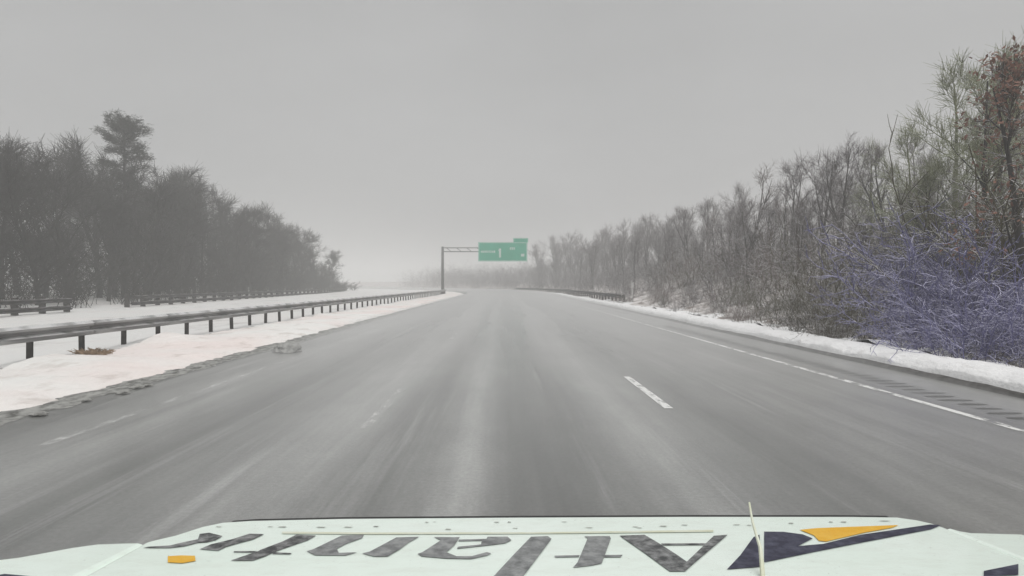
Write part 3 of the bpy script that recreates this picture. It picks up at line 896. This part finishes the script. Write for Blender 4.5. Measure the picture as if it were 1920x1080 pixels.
hood_out = [P(-0.70, 0.45), P(0.93, 0.45), P(0.895, 0.9), hood_pt(1772, 993), hood_pt(1752, 986), hood_pt(1725, 980), hood_pt(1690, 975), hood_pt(1600, 973.5), hood_pt(1300, 972), hood_pt(950, 972), hood_pt(640, 973), hood_pt(470, 976), hood_pt(420, 979), hood_pt(385, 986), hood_pt(335, 1002), hood_pt(296, 1011), hood_pt(284, 1014), P(-0.68, 0.9)]
hood = tbuild(slab(hood_out, ROLL), 'hood', WHITE, None, False)
GAP = 0.034
fr = [P(0.935 + GAP, 0.45), P(1.06, 0.45), P(1.06, 0.95), P(1.05, 1.12), hood_pt(1925, 1008), hood_pt(1875, 1007), hood_pt(1832, 1005.5), hood_pt(1806, 1001), hood_pt(1790, 996), P(0.902 + GAP, 0.9)]
fl = [P(-0.86, 0.45), P(-0.705 - GAP, 0.45), P(-0.686 - GAP, 0.9), hood_pt(262, 1016.5), hood_pt(240, 1017.5), hood_pt(185, 1019), hood_pt(140, 1025), hood_pt(80, 1036), hood_pt(40, 1043), hood_pt(2, 1047), P(-0.90, 1.06), P(-0.89, 0.8)]
for o_, (a, c0) in (('fender', (fr, 1)), ('fender', (fl, -1))):
    tbuild(slab(a, [(0, 0), (0.008, -0.002), (0.014, -0.008), (0.017, -0.03), (0.02, -0.55)]), o_, WHITE)
def px_band(x0, x1, y0, y1, nm, mat, zlo=0.06):
    b = MB(); q = []
    return b
# dark seal along the front edge, grille, bumper, lamps and wheels below it
b = MB()
prev = None
edge = [hood_pt(x, y) for x, y in ((425, 977), (470, 974), (640, 971), (950, 970), (1300, 970), (1600, 971.5), (1688, 973))]
for a, c0 in zip(edge, edge[1:]):
    a1, c1 = a + Vector((0, 0.024, -0.0108)), c0 + Vector((0, 0.024, -0.0108))
    n_ = len(b.v)
    for p_ in (a1, c1):
        b.v += [tuple(p_), tuple(p_ + Vector((0, 0.012, 0))), tuple(p_ + Vector((0, 0.012, -0.06))), tuple(p_ + Vector((0, 0, -0.06)))]
    b.f += [(n_, n_+4, n_+5, n_+1), (n_+1, n_+5, n_+6, n_+2), (n_+2, n_+6, n_+7, n_+3), (n_+3, n_+7, n_+4, n_)]
tbuild(b, 'bug_deflector', BLACK)
yf = YF + 0.045
b = MB(); b.box((-0.42, yf - 0.10, 0.74), (0.67, yf - 0.02, 1.06)); gr = tbuild(b, 'grille', BLACK)
for k in range(5):
    b = MB(); b.box((-0.40, yf - 0.015, 0.765 + k * 0.06), (0.65, yf, 0.79 + k * 0.06)); tbuild(b, 'grille_bar', CHROME, gr)
for s_ in (-1, 1):
    x = 0.124 + s_ * 0.66
    b = MB(); b.box((x - 0.10, yf - 0.14, 0.78), (x + 0.10, yf - 0.03, 1.02)); tbuild(b, 'headlight', GLASS)
    c_ = Vector((0.124 + s_ * 0.80, 0.72, 0.40))
    b = MB(); b.tube([c_ + Vector((-0.12, 0, 0)), c_ + Vector((-0.10, 0, 0)), c_ + Vector((0.10, 0, 0)), c_ + Vector((0.12, 0, 0))], [0.36, 0.40, 0.40, 0.36], 28)
    wh = tbuild(b, 'wheel', RUBBER, None, False)
    b = MB(); b.tube([c_ + Vector((s_ * 0.121, 0, 0)), c_ + Vector((s_ * 0.135, 0, 0))], [0.24, 0.20], 20); tbuild(b, 'rim', CHROME, wh)
b = MB(); b.box((-0.80, yf - 0.10, 0.46), (1.05, yf + 0.06, 0.72)); tbuild(b, 'bumper', CHROME)

# lettering and stripes, laid on the bonnet 1.5 mm proud
def crop(ox, oy, sc, pts): return [(ox + x / sc, oy + y / sc) for x, y in pts]
def vinyl(name, polys, mat, lift=0.0015, label=None):
    bm_ = bmesh.new()
    for pl in polys:
        vs = [bm_.verts.new(hood_pt(x, y, lift) - Vector((0.124, 0.9, 0))) for x, y in pl]
        try: fc = bm_.faces.new(vs)
        except ValueError: continue
        fc.normal_update()
        if fc.normal.z < 0: fc.normal_flip()
    bmesh.ops.triangulate(bm_, faces=bm_.faces[:])
    me = bpy.data.meshes.new(name); bm_.to_mesh(me); bm_.free(); me.materials.append(mat)
    o = link(name, me, truck)
    if label: o['label'] = label
    return o
A = lambda p: crop(240, 960, 4.8, p)
B = lambda p: crop(560, 960, 4.8, p)
C = lambda p: crop(900, 960, 4.8, p)
D = lambda p: crop(1120, 940, 4.8, p)
E = lambda p: crop(1380, 940, 3.556, p)
G = lambda p: crop(0, 960, 4.0, p)
vinyl('letter', [A([(150,318),(200,308),(390,298),(520,268),(640,243),(655,195),(740,185),(860,215),(800,250),(720,270),(640,274),(520,305),(390,320)])], DARKV)
vinyl('letter', [A([(655,332),(760,288),(950,243),(1100,195),(1230,200),(1130,247),(960,292),(890,312),(820,347)])], DARKV)
vinyl('letter_dot', [A([(370,395),(490,388),(612,392),(618,438),(500,458),(370,450)])], YELLOW)
vinyl('letter', [A([(930,437),(1080,385),(1180,352),(1200,340),(1400,265),(1520,205),(1695,215),(1620,257),(1400,332),(1310,366),(1240,400),(1130,437)]),
                 A([(960,352),(1170,352),(1140,364),(960,362)]), A([(1325,364),(1480,372),(1460,383),(1300,378)])], DARKV)
vinyl('letter', [B([(75,355),(130,340),(390,215),(590,210),(570,240),(430,290),(345,335),(362,372),(530,368),(420,396),(150,392)]),
                 B([(570,378),(640,362),(880,235),(1085,230),(990,282),(910,342),(800,407),(680,407)])], GREYV)
vinyl('letter', [B([(1070,385),(1110,372),(1280,262),(1215,233),(1450,236),(1400,310),(1330,372),(1420,408),(1560,408),(1690,373),(1735,383),(1700,402),(1550,434),(1330,428),(1110,408)]),
                 B([(1440,258),(1690,252),(1700,233),(1880,233),(1915,265),(1860,292),(1700,312),(1425,340),(1432,322),(1640,302),(1650,268),(1440,272)])], GREYV)
vinyl('letter', [C([(115,600),(300,400),(460,235),(610,230),(645,255),(560,370),(385,600)])], GREYV)
vinyl('letter', [C([(838,517),(880,470),(972,252),(940,233),(1172,233),(1182,255),(1100,480),(1000,500)]),
                 C([(670,408),(900,404),(893,420),(680,424)]), C([(1128,404),(1290,404),(1270,424),(1121,424)])], GREYV)
vinyl('letter', [D([(205,325),(430,318),(560,395),(730,505),(815,565),(1060,330),(1185,322),(1120,378),(890,572),(800,652),(660,652),(440,490)]),
                 D([(578,398),(990,398),(975,413),(600,414)])], DARKV)
vinyl('swoosh', [D([(1180,637),(1300,510),(1420,345),(1475,322),(1500,612)])], NAVY)
vinyl('swoosh', [E([(200,218),(330,220),(460,238),(528,265),(480,290),(430,317),(600,303),(850,243),(1325,175),(1400,180),(1330,207),(900,287),(560,352),(200,425)])], NAVY)
vinyl('swoosh', [E([(440,207),(560,196),(1110,178),(1065,196),(880,228),(620,287),(570,282),(535,245)])], YELLOW, label='amber wedge above the navy stripe')
vinyl('side_stripe', [E([(1690,492),(1925,446),(1925,520),(1690,530)])], NAVY)
vinyl('side_stripe', [G([(20,462),(60,455),(170,465),(350,484),(350,510),(20,510)])], NAVY)
vinyl('pinstripe', [[(530, 997), (700, 999.5), (1000, 1000.5), (1340, 997.5), (1340, 1001.5), (1000, 1003.5), (700, 1003), (530, 1001)]], PALEY)
tiny = []
for (x, y, w_) in ((508, 987.5, 6), (530, 988, 8), (602, 989, 11), (653, 989, 8), (705, 988, 5), (800, 980.5, 4), (815, 980, 3), (840, 994, 7), (931, 981, 5), (955, 981, 5), (966, 992.5, 7), (1058, 981, 5), (1105, 992, 8), (1192, 991, 7), (1200, 993, 6), (1245, 990, 8), (1285, 988, 9), (1384, 988, 7), (1408, 989, 5), (1487, 985.5, 7), (1563, 983.5, 6), (1587, 983.5, 8), (1665, 982, 10), (412, 987, 7)):
    h_ = RNG.uniform(0.5, 1.1); k_ = RNG.uniform(0.7, 1.3)
    tiny.append([(x - w_ * k_, y + h_ * 0.4), (x - w_ * 0.4, y - h_), (x + w_ * k_, y - h_ * 0.3), (x + w_ * 0.5, y + h_), (x - w_ * 0.2, y + h_ * 0.6)])
vinyl('small_lettering', tiny, MARKV)['kind'] = 'stuff'
# thin aerial standing on the bonnet
b0 = hood_pt(1434, 1090)
an = MB()
tip = [(1434, 1090), (1432, 1060), (1429, 1030), (1421, 1005), (1415, 985), (1411, 965), (1408, 945)]
pts_ = []
for i, (x, y) in enumerate(tip):
    Y = b0.y + 0.02 * i
    pts_.append(Vector(((x - VX) / F * Y, Y, CAMZ - (y - VY) / F * Y)))
pts_[0].z -= 0.004
an.tube(pts_, [0.0042, 0.0036, 0.003, 0.0026, 0.0022, 0.002, 0.0016], 6)
tbuild(an, 'aerial', PALEY)

# ------------------------------------------------------------ haze (falling snow and spray in the air)
hb = MB(); hb.box((-1000, -60, -1.4), (1000, 1600, 24))
hm = bpy.data.materials.new('snowy_air'); hm.use_nodes = True
hm.node_tree.nodes.clear()
pv = hm.node_tree.nodes.new('ShaderNodeVolumePrincipled')
pv.inputs['Color'].default_value = (0.96, 0.96, 0.955, 1)
pv.inputs['Density'].default_value = HAZE
ho = hm.node_tree.nodes.new('ShaderNodeOutputMaterial')
hm.node_tree.links.new(pv.outputs[0], ho.inputs['Volume'])
tag(hb.build('haze', hm), kind='stuff')

# fine snow drifting low over the carriageway
v, f = [], []
ys3 = [3.2, 6, 10, 20, 40, 60, 80, 95, 105, 115, 125, 135, 145, 160, 180, 200, 220, 240, 260, 280]
for y in ys3:
    h = 0.10 + 0.50 * min(1.0, (y - 3.2) / 12.0)
    for u_, z_ in ((-5.6, 0.03), (7.2, 0.03), (6.2, h), (-4.6, h)):
        v.append((u_ + bend(y), y, z_))
for j in range(len(ys3) - 1):
    for i in range(4):
        a, b_ = j * 4 + i, j * 4 + (i + 1) % 4
        f.append((a, a + 4, b_ + 4, b_))
f += [(0, 1, 2, 3), tuple((len(ys3) - 1) * 4 + i for i in (3, 2, 1, 0))]
dm = bpy.data.materials.new('blown_snow_air'); dm.use_nodes = True
dm.node_tree.nodes.clear()
pv = dm.node_tree.nodes.new('ShaderNodeVolumePrincipled')
pv.inputs['Color'].default_value = (0.97, 0.97, 0.97, 1)
pv.inputs['Density'].default_value = 0.10
do = dm.node_tree.nodes.new('ShaderNodeOutputMaterial')
dm.node_tree.links.new(pv.outputs[0], do.inputs['Volume'])
tag(link('blowing_snow', mesh_from('blowing_snow', v, f, dm)), kind='stuff')
